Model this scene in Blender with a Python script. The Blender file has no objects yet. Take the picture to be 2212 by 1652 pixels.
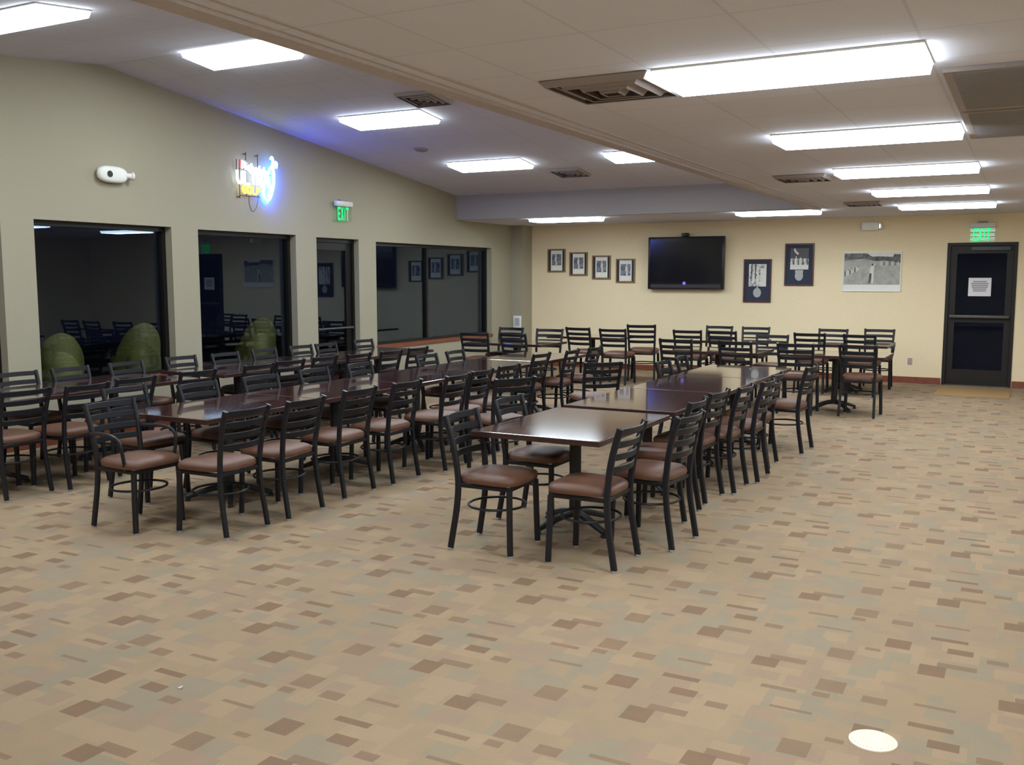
import bpy, bmesh, math, random
from mathutils import Vector, Matrix
random.seed(7)
PI = math.pi
D2R = math.radians
S = bpy.context.scene
COL = S.collection

# ------------------------------------------------------------------ materials
def lin(c):
    c = c / 255.0
    return c / 12.92 if c <= 0.04045 else ((c + 0.055) / 1.055) ** 2.4
def rgb(r, g, b): return (lin(r), lin(g), lin(b), 1.0)

def new_mat(name):
    m = bpy.data.materials.new(name); m.use_nodes = True
    nt = m.node_tree; b = nt.nodes['Principled BSDF']
    return m, nt, b
def add(nt, kind, **kw):
    n = nt.nodes.new(kind)
    for k, v in kw.items():
        if k in n.inputs: n.inputs[k].default_value = v
        else: setattr(n, k, v)
    return n
def mixc(nt, fac, a, b, blend='MIX'):
    n = nt.nodes.new('ShaderNodeMix'); n.data_type = 'RGBA'; n.blend_type = blend
    for i, v in ((0, fac), (6, a), (7, b)):
        if hasattr(v, 'links'): nt.links.new(v, n.inputs[i])
        else: n.inputs[i].default_value = v
    return n.outputs[2]
def ramp(nt, fac, stops, interp='LINEAR'):
    n = nt.nodes.new('ShaderNodeValToRGB'); n.color_ramp.interpolation = interp
    e = n.color_ramp.elements
    while len(e) < len(stops): e.new(0.5)
    for el, (p, c) in zip(e, stops): el.position = p; el.color = c
    nt.links.new(fac, n.inputs[0]); return n.outputs[0]

def simple(name, col, rough=0.5, noise=0.06, scale=30, metal=0.0, spec=0.5, bump=0.0, coat=0.0):
    m, nt, b = new_mat(name)
    tc = add(nt, 'ShaderNodeTexCoord')
    nz = add(nt, 'ShaderNodeTexNoise', Scale=scale, Detail=4.0)
    nt.links.new(tc.outputs['Object'], nz.inputs['Vector'])
    lo = tuple(c * (1 - noise) for c in col[:3]) + (1,); hi = tuple(min(1, c * (1 + noise)) for c in col[:3]) + (1,)
    c = ramp(nt, nz.outputs['Fac'], [(0.3, lo), (0.7, hi)])
    nt.links.new(c, b.inputs['Base Color'])
    b.inputs['Roughness'].default_value = rough; b.inputs['Metallic'].default_value = metal
    b.inputs['Specular IOR Level'].default_value = spec
    b.inputs['Coat Weight'].default_value = coat
    if bump:
        bp = add(nt, 'ShaderNodeBump', Strength=bump, Distance=0.004)
        nt.links.new(nz.outputs['Fac'], bp.inputs['Height']); nt.links.new(bp.outputs[0], b.inputs['Normal'])
    return m

def emis(name, col, strength, base=.8):
    m, nt, b = new_mat(name)
    b.inputs['Base Color'].default_value = (col[0] * base, col[1] * base, col[2] * base, 1)
    b.inputs['Emission Color'].default_value = col; b.inputs['Emission Strength'].default_value = strength
    b.inputs['Roughness'].default_value = 0.4
    return m

def glass(name, tint=(0.82, 0.86, 0.88, 1), k=1.0, rough=0.0):
    m = bpy.data.materials.new(name); m.use_nodes = True; nt = m.node_tree
    nt.nodes.remove(nt.nodes['Principled BSDF']); out = nt.nodes['Material Output']
    fr = add(nt, 'ShaderNodeFresnel', IOR=1.5)
    ge = add(nt, 'ShaderNodeNewGeometry'); ior = add(nt, 'ShaderNodeMath', operation='MULTIPLY_ADD')   # same reflectance on leaving the pane as on entering it
    ior.inputs[1].default_value = 1 / 1.5 - 1.5; ior.inputs[2].default_value = 1.5
    nt.links.new(ge.outputs['Backfacing'], ior.inputs[0]); nt.links.new(ior.outputs[0], fr.inputs['IOR'])
    mu = add(nt, 'ShaderNodeMath', operation='MULTIPLY'); mu.inputs[1].default_value = k; mu.use_clamp = True
    nt.links.new(fr.outputs[0], mu.inputs[0])
    tr = add(nt, 'ShaderNodeBsdfTransparent', Color=tint)
    gl = add(nt, 'ShaderNodeBsdfGlossy', Roughness=rough); gl.inputs['Color'].default_value = (0.66, 0.80, 1, 1)
    mx = add(nt, 'ShaderNodeMixShader')
    nt.links.new(mu.outputs[0], mx.inputs[0]); nt.links.new(tr.outputs[0], mx.inputs[1]); nt.links.new(gl.outputs[0], mx.inputs[2])
    nt.links.new(mx.outputs[0], out.inputs['Surface'])
    return m

def carpet_mat():
    m, nt, b = new_mat('carpet')
    tc = add(nt, 'ShaderNodeTexCoord')
    def warp():
        mp = add(nt, 'ShaderNodeMapping'); nt.links.new(tc.outputs['Object'], mp.inputs['Vector']); return mp
    def brick(w, h, ox, oy, off=0.5, freq=2, sq=1.0, sqf=2):
        mp = warp(); mp.inputs['Location'].default_value = (ox + 41.7 * (1 + ox * 7), oy + 33.3 * (1 + oy * 9), 0)
        n = add(nt, 'ShaderNodeTexBrick')
        n.offset = off; n.offset_frequency = freq; n.squash = sq; n.squash_frequency = sqf
        n.inputs['Color1'].default_value = (0, 0, 0, 1); n.inputs['Color2'].default_value = (1, 1, 1, 1); n.inputs['Mortar'].default_value = (0, 0, 0, 1)
        n.inputs['Scale'].default_value = 1.0; n.inputs['Mortar Size'].default_value = 0.0; n.inputs['Bias'].default_value = 0.0
        n.inputs['Brick Width'].default_value = w; n.inputs['Row Height'].default_value = h
        nt.links.new(mp.outputs[0], n.inputs['Vector']); return n.outputs['Color']
    k = CARPET_K
    def C(r, g, bb): c = rgb(r, g, bb); return (c[0] * k[0], c[1] * k[1], c[2] * k[2], 1)
    beige, tan, grey, mauve, brown, dark = C(169, 153, 126), C(175, 158, 131), C(160, 152, 131), C(166, 149, 128), C(148, 129, 107), C(141, 121, 99)
    base = ramp(nt, brick(.232, .252, .05, .03, .37), [(0, beige), (.25, grey), (.45, tan), (.66, mauve), (.80, beige)], 'CONSTANT')
    b2 = ramp(nt, brick(.116, .126, .02, .06, .43), [(0, (0, 0, 0, 1)), (.60, (1, 1, 1, 1))], 'CONSTANT')
    c2 = ramp(nt, brick(.116, .126, .02, .06, .43), [(0, tan), (.72, grey), (.82, mauve), (.90, beige)], 'CONSTANT')
    col = mixc(nt, b2, base, c2)
    # the woven pattern repeats about every metre: blocks and strips (x, y, width, height, tone)
    sep = add(nt, 'ShaderNodeSeparateXYZ'); nt.links.new(tc.outputs['Object'], sep.inputs[0])
    def math_(op, a, b=None):
        n = add(nt, 'ShaderNodeMath', operation=op)
        for q, v in ((0, a), (1, b)):
            if v is None: continue
            if hasattr(v, 'links'): nt.links.new(v, n.inputs[q])
            else: n.inputs[q].default_value = v
        return n.outputs[0]
    def inside(axis, o, size, period):
        return math_('LESS_THAN', math_('FLOORED_MODULO', math_('SUBTRACT', sep.outputs[axis], o), period), size)
    RECTS = [(-1.04, 4.13, .15, .09, mauve), (-1.62, 3.90, .13, .06, mauve), (-.92, 3.62, .13, .10, grey), (-1.50, 4.30, .15, .05, mauve), (-1.30, 3.60, .165, .055, brown), (-.98, 4.365, .165, .06, brown),
             (-1.35, 4.15, .16, .028, brown), (-.86, 3.86, .17, .024, brown), (-1.55, 4.085, .10, .07, brown), (-1.743, 4.05, .07, .05, brown), (-1.10, 3.74, .09, .055, brown), (-1.62, 3.66, .07, .035, brown),
             (-1.766, 3.489, .112, .125, brown), (-1.743, 4.124, .115, .125, brown), (-1.27, 3.79, .112, .07, dark), (-1.353, 3.945, .166, .042, dark), (-1.541, 3.747, .112, .12, dark), (-1.371, 3.473, .112, .13, dark), (-1.04, 4.267, .112, .11, dark), (-.94, 4.04, .15, .035, brown)]
    for (rx, ry, rw, rh, cc) in RECTS:
        col = mixc(nt, math_('MULTIPLY', inside(0, rx, rw, 1.017), inside(1, ry, rh, 1.03)), col, cc)
    nz = add(nt, 'ShaderNodeTexNoise', Scale=260.0, Detail=3.0); nt.links.new(tc.outputs['Object'], nz.inputs['Vector'])
    n2 = add(nt, 'ShaderNodeTexNoise', Scale=9.0, Detail=2.0); nt.links.new(tc.outputs['Object'], n2.inputs['Vector'])
    g = ramp(nt, nz.outputs['Fac'], [(0.3, (.80, .80, .80, 1)), (0.7, (1.04, 1.04, 1.04, 1))])
    col = mixc(nt, 1.0, col, g, 'MULTIPLY')
    g2 = ramp(nt, n2.outputs['Fac'], [(0.35, (.93, .95, .95, 1)), (0.65, (1.0, .98, .96, 1))])
    col = mixc(nt, 1.0, col, g2, 'MULTIPLY')
    nt.links.new(col, b.inputs['Base Color'])
    b.inputs['Roughness'].default_value = .95; b.inputs['Specular IOR Level'].default_value = .15
    bp = add(nt, 'ShaderNodeBump', Strength=.35, Distance=.004); nt.links.new(nz.outputs['Fac'], bp.inputs['Height']); nt.links.new(bp.outputs[0], b.inputs['Normal'])
    return m

def ceiling_mat():
    m, nt, b = new_mat('ceiling_tile')
    tc = add(nt, 'ShaderNodeTexCoord')
    mp = add(nt, 'ShaderNodeMapping'); nt.links.new(tc.outputs['Object'], mp.inputs['Vector']); mp.inputs['Location'].default_value = (.455 + 6.1, .53 + 6.1, 0)
    n = add(nt, 'ShaderNodeTexBrick'); n.offset = 0.0
    n.inputs['Color1'].default_value = CEIL; n.inputs['Color2'].default_value = tuple(c * .97 for c in CEIL[:3]) + (1,)
    n.inputs['Mortar'].default_value = tuple(c * .86 for c in CEIL[:3]) + (1,)
    n.inputs['Scale'].default_value = 1; n.inputs['Mortar Size'].default_value = .009; n.inputs['Mortar Smooth'].default_value = .5
    n.inputs['Brick Width'].default_value = .61; n.inputs['Row Height'].default_value = .61
    nt.links.new(mp.outputs[0], n.inputs['Vector'])
    nz = add(nt, 'ShaderNodeTexNoise', Scale=120.0, Detail=4.0); nt.links.new(tc.outputs['Object'], nz.inputs['Vector'])
    g = ramp(nt, nz.outputs['Fac'], [(0.3, (.95, .95, .95, 1)), (0.7, (1, 1, 1, 1))])
    c = mixc(nt, 1.0, n.outputs['Color'], g, 'MULTIPLY')
    nt.links.new(c, b.inputs['Base Color']); b.inputs['Roughness'].default_value = .95; b.inputs['Specular IOR Level'].default_value = .2
    bp = add(nt, 'ShaderNodeBump', Strength=.2, Distance=.003); nt.links.new(nz.outputs['Fac'], bp.inputs['Height']); nt.links.new(bp.outputs[0], b.inputs['Normal'])
    return m

def wood_mat(name, ca, cb, rough, coat, spec=.5):
    m, nt, b = new_mat(name)
    tc = add(nt, 'ShaderNodeTexCoord'); mp = add(nt, 'ShaderNodeMapping'); mp.inputs['Scale'].default_value = (9, .8, 9)
    nt.links.new(tc.outputs['Object'], mp.inputs['Vector'])
    nz = add(nt, 'ShaderNodeTexNoise', Scale=3.0, Detail=6.0, Distortion=.6); nt.links.new(mp.outputs[0], nz.inputs['Vector'])
    c = ramp(nt, nz.outputs['Fac'], [(.3, ca), (.7, cb)])
    nt.links.new(c, b.inputs['Base Color']); b.inputs['Roughness'].default_value = rough
    b.inputs['Coat Weight'].default_value = coat; b.inputs['Coat Roughness'].default_value = .045; b.inputs['Coat IOR'].default_value = 2.0; b.inputs['Specular IOR Level'].default_value = spec
    return m

def print_mat(name, lo, hi, scale, seed):
    """black-and-white photographic print: blotchy grey tones"""
    m, nt, b = new_mat(name)
    tc = add(nt, 'ShaderNodeTexCoord'); mp = add(nt, 'ShaderNodeMapping'); mp.inputs['Location'].default_value = (seed, seed * .7, seed * 1.3)
    nt.links.new(tc.outputs['Object'], mp.inputs['Vector'])
    nz = add(nt, 'ShaderNodeTexNoise', Scale=scale, Detail=5.0, Roughness=.6); nt.links.new(mp.outputs[0], nz.inputs['Vector'])
    c = ramp(nt, nz.outputs['Fac'], [(.35, lo), (.65, hi)])
    nt.links.new(c, b.inputs['Base Color']); b.inputs['Roughness'].default_value = .35
    return m

CARPET_K = (.81, .71, .67)
CEIL = (.72, .725, .82, 1)
M = {}
M['carpet'] = carpet_mat()
M['ceiling'] = ceiling_mat()
M['soffit'] = simple('shaded_drywall', (.34, .31, .305, 1), .85, .03, 50)  # shade on the soffit face is put into this colour, darker than the ceiling
M['trim'] = simple('bulkhead_trim', (.50, .45, .45, 1), .8)
M['wall_left'] = simple('wall_paint_olive_beige', rgb(160, 152, 131), .85, .03, 60, bump=.15)
M['wall_far'] = simple('wall_paint_cream', (.82, .675, .44, 1), .85, .03, 60, bump=.15)
M['base'] = wood_mat('baseboard_wood', rgb(112, 58, 38), rgb(134, 74, 50), .5, 0)
M['frame_dark'] = simple('bronze_window_frame', rgb(30, 27, 27), .35, .1, 40, metal=.3)
M['door_dark'] = simple('dark_brown_door_paint', rgb(33, 27, 24), .5, .1, 30, spec=.3)
M['glass'] = glass('window_glass')
M['door_glass'] = glass('door_glass', k=.35)
M['metal'] = simple('black_powder_coat', (.011, .011, .0145, 1), .40, .15, 90, spec=.32)
M['base_iron'] = simple('black_cast_iron', (.014, .014, .017, 1), .5, .2, 60)
M['vinyl'] = simple('brown_vinyl', rgb(94, 61, 44), .5, .12, 14, bump=.1)
M['glide'] = simple('pale_plastic', rgb(170, 172, 180), .5)
M['wood_top'] = wood_mat('dark_red_table_laminate', rgb(70, 40, 36), rgb(88, 52, 46), .12, 1.0)
M['wood_edge'] = wood_mat('dark_table_edge', rgb(44, 24, 23), rgb(58, 33, 30), .35, .1)
M['lens'] = emis('lit_light_lens', (.86, .97, 1.04, 1), 26.0)
M['lens_side'] = emis('lit_lens_side', (.86, .97, 1.04, 1), 11.0)
M['white'] = simple('white_enamel', rgb(214, 210, 204), .4, .03)
M['white_plastic'] = simple('white_plastic', rgb(232, 230, 222), .35, .02)
M['grille_dark'] = simple('dark_duct', (.03, .028, .03, 1), .7)
M['grille'] = simple('grey_grille', rgb(140, 136, 140), .6, .05)
M['vent'] = simple('vent_enamel', rgb(150, 140, 138), .6, .05)
M['black'] = simple('black_plastic', (.008, .008, .011, 1), .3, .1)
M['screen'] = simple('dark_screen', (.006, .006, .010, 1), .12, .05)
M['gold_frame'] = wood_mat('brown_gilt_frame', rgb(120, 94, 58), rgb(142, 112, 72), .4, .1)
M['black_mat'] = simple('black_mat_board', rgb(52, 48, 50), .8)
M['white_mat'] = simple('white_mat_board', rgb(228, 226, 218), .8, .03)
M['cherry'] = wood_mat('dark_cherry_frame', rgb(62, 28, 32), rgb(84, 42, 44), .4, .1)
M['navy'] = simple('navy_mat_board', rgb(44, 51, 68), .8)
M['paper'] = simple('white_paper', rgb(226, 222, 226), .8, .02)
M['ink'] = simple('grey_ink', rgb(150, 140, 146), .8)
M['silver'] = simple('silver_medal', rgb(170, 170, 166), .35, .2, 60)
M['cream_plaque'] = simple('cream_plaque', rgb(236, 230, 208), .5)
M['photo_a'] = print_mat('portrait_print', rgb(70, 74, 84), rgb(150, 152, 160), 14, 1)
M['photo_b'] = print_mat('crowd_print', rgb(60, 62, 64), rgb(230, 228, 220), 22, 4)
M['grass_print'] = print_mat('fairway_print', rgb(150, 148, 138), rgb(176, 174, 164), 9, 7)
M['trees_print'] = print_mat('treeline_print', rgb(44, 44, 44), rgb(110, 108, 104), 16, 9)
M['fig_light'] = simple('print_light_grey', rgb(214, 210, 200), .5)
M['fig_dark'] = simple('print_dark_grey', rgb(70, 68, 68), .5)
M['green'] = emis('exit_green', (.004, .95, .27, 1), 1.0, .2)
M['clear'] = glass('clear_sign_panel', (.93, .97, .93, 1), .3)
M['neon_white'] = emis('neon_white_blue', (.72, .88, 1.0, 1), 3.2)
M['neon_blue'] = emis('neon_blue', (.012, .075, 1.0, 1), 470)
M['neon_cyan'] = emis('neon_cyan', (.25, .66, 1.0, 1), 4.0)
M['neon_yellow'] = emis('neon_yellow', (1.0, .82, .08, 1), 2.2)
M['neon_red'] = emis('neon_red', (.7, .03, .06, 1), .7)
M['logo'] = emis('tv_logo', (.25, .15, .9, 1), .5)
M['lamp_lens'] = emis('emergency_lens', (1, 1, .95, 1), .9)
M['wicker'] = simple('olive_resin', rgb(132, 125, 62), .6, .18, 50)
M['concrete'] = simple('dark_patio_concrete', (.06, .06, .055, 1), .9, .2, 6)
M['mat_tan'] = simple('tan_coir', rgb(150, 118, 76), .95, .15, 120, bump=.4)
M['drain'] = simple('cream_brass', rgb(246, 232, 202), .35, .04)
M['drain_groove'] = simple('cream_groove', rgb(214, 198, 166), .5, .04)
M['alu'] = simple('brushed_aluminium', rgb(84, 82, 78), .45, .08, metal=.5)
M['lilac'] = simple('outlet_plastic', rgb(168, 150, 146), .5)

# ------------------------------------------------------------------ mesh helpers
def B(): return bmesh.new()
def box(bm, x0, x1, y0, y1, z0, z1, mi=0):
    v = [bm.verts.new(p) for p in ((x0, y0, z0), (x1, y0, z0), (x1, y1, z0), (x0, y1, z0), (x0, y0, z1), (x1, y0, z1), (x1, y1, z1), (x0, y1, z1))]
    for f in ((3, 2, 1, 0), (4, 5, 6, 7), (0, 1, 5, 4), (1, 2, 6, 5), (2, 3, 7, 6), (3, 0, 4, 7)):
        bm.faces.new([v[i] for i in f]).material_index = mi
    return v
def bevbox(bm, x0, x1, y0, y1, z0, z1, r, seg=2):
    b2 = B(); box(b2, x0, x1, y0, y1, z0, z1)
    bmesh.ops.bevel(b2, geom=b2.edges[:], offset=r, segments=seg, affect='EDGES', profile=.5)
    me = bpy.data.meshes.new('t'); b2.to_mesh(me); b2.free(); bm.from_mesh(me); bpy.data.meshes.remove(me)
def circ(r, n=10): return [(r * math.cos(2 * PI * i / n), r * math.sin(2 * PI * i / n)) for i in range(n)]
def rrect(w, h, c): 
    w /= 2; h /= 2
    return [(w, -h + c), (w, h - c), (w - c, h), (-w + c, h), (-w, h - c), (-w, -h + c), (-w + c, -h), (w - c, -h)]
def sweep(bm, pts, prof, side=(1, 0, 0), closed=False, mi=0, scl=None):
    pts = [Vector(p) for p in pts]; side = Vector(side); rings = []
    n = len(pts)
    for i, p in enumerate(pts):
        a = pts[(i - 1) % n] if (closed or i > 0) else p
        b = pts[(i + 1) % n] if (closed or i < n - 1) else p
        t = (b - a).normalized()
        s = side - t * side.dot(t)
        if s.length < 1e-4: s = Vector((0, 0, 1)) - t * t.z
        if s.length < 1e-4: s = Vector((0, 1, 0))
        s.normalize(); u = t.cross(s)
        k = scl[i] if scl else 1.0
        rings.append([bm.verts.new(p + s * (q[0] * k) + u * (q[1] * k)) for q in prof])
    m = len(prof)
    for i in range(n if closed else n - 1):
        r0, r1 = rings[i], rings[(i + 1) % n]
        for j in range(m):
            bm.faces.new((r0[j], r0[(j + 1) % m], r1[(j + 1) % m], r1[j])).material_index = mi
    if not closed:
        bm.faces.new(rings[0][::-1]).material_index = mi; bm.faces.new(rings[-1]).material_index = mi
def lathe(bm, prof, n=24, cx=0, cy=0, mi=0):
    rings = []
    for r, z in prof:
        rings.append([bm.verts.new((cx + r * math.cos(2 * PI * i / n), cy + r * math.sin(2 * PI * i / n), z)) for i in range(n)])
    for a, b in zip(rings, rings[1:]):
        for i in range(n): bm.faces.new((a[i], a[(i + 1) % n], b[(i + 1) % n], b[i])).material_index = mi
    bm.faces.new(rings[0][::-1]).material_index = mi; bm.faces.new(rings[-1]).material_index = mi
def poly(bm, pts, mi=0):
    f = bm.faces.new([bm.verts.new(p) for p in pts]); f.material_index = mi; return f
def prism(bm, pts2, d0, d1, fn, mi=0):
    a = [bm.verts.new(fn(u, v, d0)) for u, v in pts2]; b = [bm.verts.new(fn(u, v, d1)) for u, v in pts2]
    bm.faces.new(a[::-1]).material_index = mi; bm.faces.new(b).material_index = mi
    n = len(pts2)
    for i in range(n): bm.faces.new((a[i], a[(i + 1) % n], b[(i + 1) % n], b[i])).material_index = mi
def smooth_path(pts, k=6):
    P = [Vector(p) for p in pts]; out = []
    for i in range(len(P) - 1):
        p0 = P[max(i - 1, 0)]; p1 = P[i]; p2 = P[i + 1]; p3 = P[min(i + 2, len(P) - 1)]
        for j in range(k):
            t = j / k
            out.append(.5 * ((2 * p1) + (p2 - p0) * t + (2 * p0 - 5 * p1 + 4 * p2 - p3) * t * t + (3 * p1 - p0 - 3 * p2 + p3) * t ** 3))
    out.append(P[-1]); return out

def link(o, parent=None):
    COL.objects.link(o)
    if parent: o.parent = parent
    return o
def obj(name, bm, mats, parent=None, sharp=35, loc=None):
    bmesh.ops.recalc_face_normals(bm, faces=bm.faces[:])
    me = bpy.data.meshes.new(name); bm.to_mesh(me); bm.free()
    for m in (mats if isinstance(mats, (list, tuple)) else [mats]): me.materials.append(M[m])
    me.polygons.foreach_set('use_smooth', [True] * len(me.polygons))
    me.set_sharp_from_angle(angle=D2R(sharp))
    o = bpy.data.objects.new(name, me)
    if loc: o.location = loc
    return link(o, parent)
def tag(o, label, cat, group=None, kind=None):
    if label: o['label'] = label
    if cat: o['category'] = cat
    if group: o['group'] = group
    if kind: o['kind'] = kind
    return o
def thing(name, label, cat, loc=(0, 0, 0), rz=0.0, group=None, rx=0.0):
    o = bpy.data.objects.new(name, None); o.empty_display_size = .1
    o.location = loc; o.rotation_euler = (rx, 0, rz); link(o)
    return tag(o, label, cat, group)
def struct(name, bm, mats, label=None, parent=None, sharp=20):
    o = obj(name, bm, mats, parent, sharp)
    if parent is None: o['kind'] = 'structure'; o['label'] = label; o['category'] = name.split('_')[0]
    return o
def dup(root, loc, rz, label, group=None, scale=1.0, rx=0.0):
    r = root.copy(); COL.objects.link(r); r.location = loc; r.rotation_euler = (rx, 0, rz); r.scale = (scale,) * 3; r['label'] = label
    if group: r['group'] = group
    for ch in list(root.children):
        c = ch.copy(); COL.objects.link(c); c.parent = r
        for g in list(ch.children):
            d = g.copy(); COL.objects.link(d); d.parent = c
    return r
ORD = ['nearest the camera', 'second from the camera', 'third from the camera', 'fourth from the camera', 'fifth from the camera', 'sixth from the camera', 'seventh from the camera', 'eighth from the camera', 'ninth from the camera', 'tenth from the camera']

# ------------------------------------------------------------------ room
XL, YF, XR, YB = -9.0, 17.255, 3.5, -3.5
ZC = 2.76; YS = 14.75; XB = -2.85; YR = 7.383; ZR = 4.047; SL = .117
def zslope(y): return ZR - SL * abs(y - YR)

bm = B(); box(bm, XL - .2, XR + .2, YB - .2, YF + .2, -.12, 0)
struct('floor', bm, 'carpet', 'patterned beige and brown commercial carpet floor')
bm = B()
poly(bm, [(XB, YB, ZC), (XR, YB, ZC), (XR, YF, ZC), (XB, YF, ZC)])
poly(bm, [(XL, YS, ZC), (XB, YS, ZC), (XB, YF, ZC), (XL, YF, ZC)])
poly(bm, [(XL, YS, zslope(YS)), (XB, YS, zslope(YS)), (XB, YR, ZR), (XL, YR, ZR)])
poly(bm, [(XL, YR, ZR), (XB, YR, ZR), (XB, YB, zslope(YB)), (XL, YB, zslope(YB))])
poly(bm, [(XB, YB, ZC), (XB, YS, ZC), (XB, YS, zslope(YS)), (XB, YR, ZR), (XB, YB, zslope(YB))])
struct('ceiling', bm, 'ceiling', 'tiled ceiling with a raised sloping bay over the window side')
bm = B()
box(bm, XB - .012, XB + .10, YB, YS + .012, ZC - .022, ZC + .10)
box(bm, XB + .19, XB + .215, YB, YS, ZC - .008, ZC)
struct('trim_1', bm, 'trim', 'brown edge trim along the raised ceiling bay')

bm = B(); box(bm, XL, XB - .012, YS, YS + .06, ZC, zslope(YS) + .02); struct('trim_7', bm, 'soffit', 'soffit face darkened for shade at the far end of the raised bay')
# left wall: openings (y0, y1, z0, z1)
OPEN = [(4.30, 6.11, .60, 2.335), (6.475, 8.275, .60, 2.35), (8.69, 10.48, .60, 2.34), (10.92, 11.905, 0.0, 2.325), (12.345, 16.02, .665, 2.305)]
TW = .24
bm = B(); y = YB
TOPZ = 2.40
for (y0, y1, z0, z1) in OPEN:
    box(bm, XL - TW, XL, y, y0, 0, TOPZ)
    if z0 > 0: box(bm, XL - TW, XL, y0, y1, 0, z0)
    box(bm, XL - TW, XL, y0, y1, z1, TOPZ); y = y1
box(bm, XL - TW, XL, y, YF, 0, TOPZ)
prism(bm, [(YB, TOPZ), (YF, TOPZ), (YF, ZC), (YS, ZC), (YS, zslope(YS)), (YR, ZR), (YB, zslope(YB))], XL - TW, XL, lambda u, v, d: (d, u, v))
struct('wall_left', bm, 'wall_left', 'olive beige painted window wall with gabled top')
# far wall with door opening
DX0, DX1, DZ = -1.20, -.18, 2.31
bm = B()
box(bm, XL, DX0, YF, YF + .2, 0, ZC); box(bm, DX1, XR, YF, YF + .2, 0, ZC); box(bm, DX0, DX1, YF, YF + .2, DZ, ZC)
struct('wall_far', bm, 'wall_far', 'cream painted far wall carrying pictures and television')
bm = B(); box(bm, XR, XR + .2, YB, YF, 0, ZC); struct('wall_right', bm, 'wall_far', 'plain cream wall on the right side')
bm = B(); box(bm, XL, XR, YB - .2, YB, 0, 2.85); struct('wall_back', bm, 'wall_far', 'plain cream wall behind the camera')
bm = B(); box(bm, XL, -8.77, 16.84, YF, 0, ZC); struct('trim_2', bm, ['wall_left'], 'boxed column in the far left corner')
bm = B()
def skirting(bm, x0, x1, y0, y1): box(bm, x0, x1, y0, y1, 0, .105)
skirting(bm, -8.77, DX0 - .01, YF - .014, YF); skirting(bm, DX1 + .01, XR, YF - .014, YF)
struct('baseboard_far', bm, 'base', 'reddish wood baseboard along the far wall')
bm = B(); skirting(bm, XL, XL + .014, YB, 10.9); skirting(bm, XL, XL + .014, 11.93, 16.83)
struct('baseboard_left', bm, 'base', 'reddish wood baseboard below the windows')

# windows
def window(i, y0, y1, z0, z1, mull, label):
    bm = B(); x1 = XL - .105; x0 = x1 - .09; w = .055
    bars = [y0, y1 - w] + mull
    for yy in bars: box(bm, x0, x1, yy, yy + w, z0, z1)
    ys = sorted(bars)
    for a, b in zip(ys, ys[1:]):
        box(bm, x0, x1, a + w, b, z0, z0 + w); box(bm, x0, x1, a + w, b, z1 - w, z1)
    fr = struct('window_%d' % i, bm, 'frame_dark', label)
    for a, b in zip(ys, ys[1:]):
        g = B(); box(g, x0 + .038, x0 + .046, a + w, b, z0 + w, z1 - w); obj('pane', g, 'glass', fr)
    return fr
window(1, *OPEN[0], [], 'dark bronze framed window cut by the left picture edge')
window(2, *OPEN[1], [], 'dark window in the left wall below the twin emergency light')
window(3, *OPEN[2], [], 'dark window in the left wall below the neon sign')
window(4, *OPEN[4], [13.93], 'wide two pane window nearest the far corner')
bm = B()
for (y0, y1, z0, z1) in (OPEN[0], OPEN[1], OPEN[2], OPEN[4]): pass
for k, (y0, y1, z0, z1) in enumerate((OPEN[0], OPEN[1], OPEN[2], OPEN[4])):
    bm = B(); box(bm, XL - .105, XL + .02, y0 - .02 if k == 3 else y0, y1 + .02 if k == 3 else y1, z0 - (.035 if k == 3 else .0), z0 + .02)
    struct('trim_%d' % (3 + k), bm, 'base', ['reddish wood sill of the window at left edge', 'reddish wood sill of window under the emergency light', 'reddish wood sill of window under the neon sign', 'reddish wood sill of the wide far window'][k])
# glass exit door in the left wall
y0, y1, z0, z1 = OPEN[3]
bm = B(); x1 = XL - .09; x0 = x1 - .10
box(bm, x0, x1, y0, y0 + .05, 0, z1); box(bm, x0, x1, y1 - .05, y1, 0, z1); box(bm, x0, x1, y0 + .05, y1 - .05, z1 - .06, z1)
d1 = struct('door_1', bm, 'frame_dark', 'narrow glass exit door in the window wall')
bm = B(); a, b = y0 + .055, y1 - .055; xa, xb = x0 + .03, x0 + .075
box(bm, xa, xb, a, a + .09, .01, z1 - .065); box(bm, xa, xb, b - .12, b, .01, z1 - .065)
box(bm, xa, xb, a + .09, b - .12, .01, .25); box(bm, xa, xb, a + .09, b - .12, z1 - .17, z1 - .065)
obj('door_leaf', bm, 'frame_dark', d1)
bm = B(); box(bm, xa + .018, xa + .026, a + .09, b - .12, .25, z1 - .17); obj('pane', bm, 'glass', d1)
bm = B(); sweep(bm, [(xb + .05, a + .03, 1.0), (xb + .05, b - .03, 1.0)], circ(.016), side=(1, 0, 0)); box(bm, xb, xb + .06, a + .03, a + .06, .98, 1.02); box(bm, xb, xb + .06, b - .06, b - .03, .98, 1.02)
obj('push_bar', bm, 'alu', d1)
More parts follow.
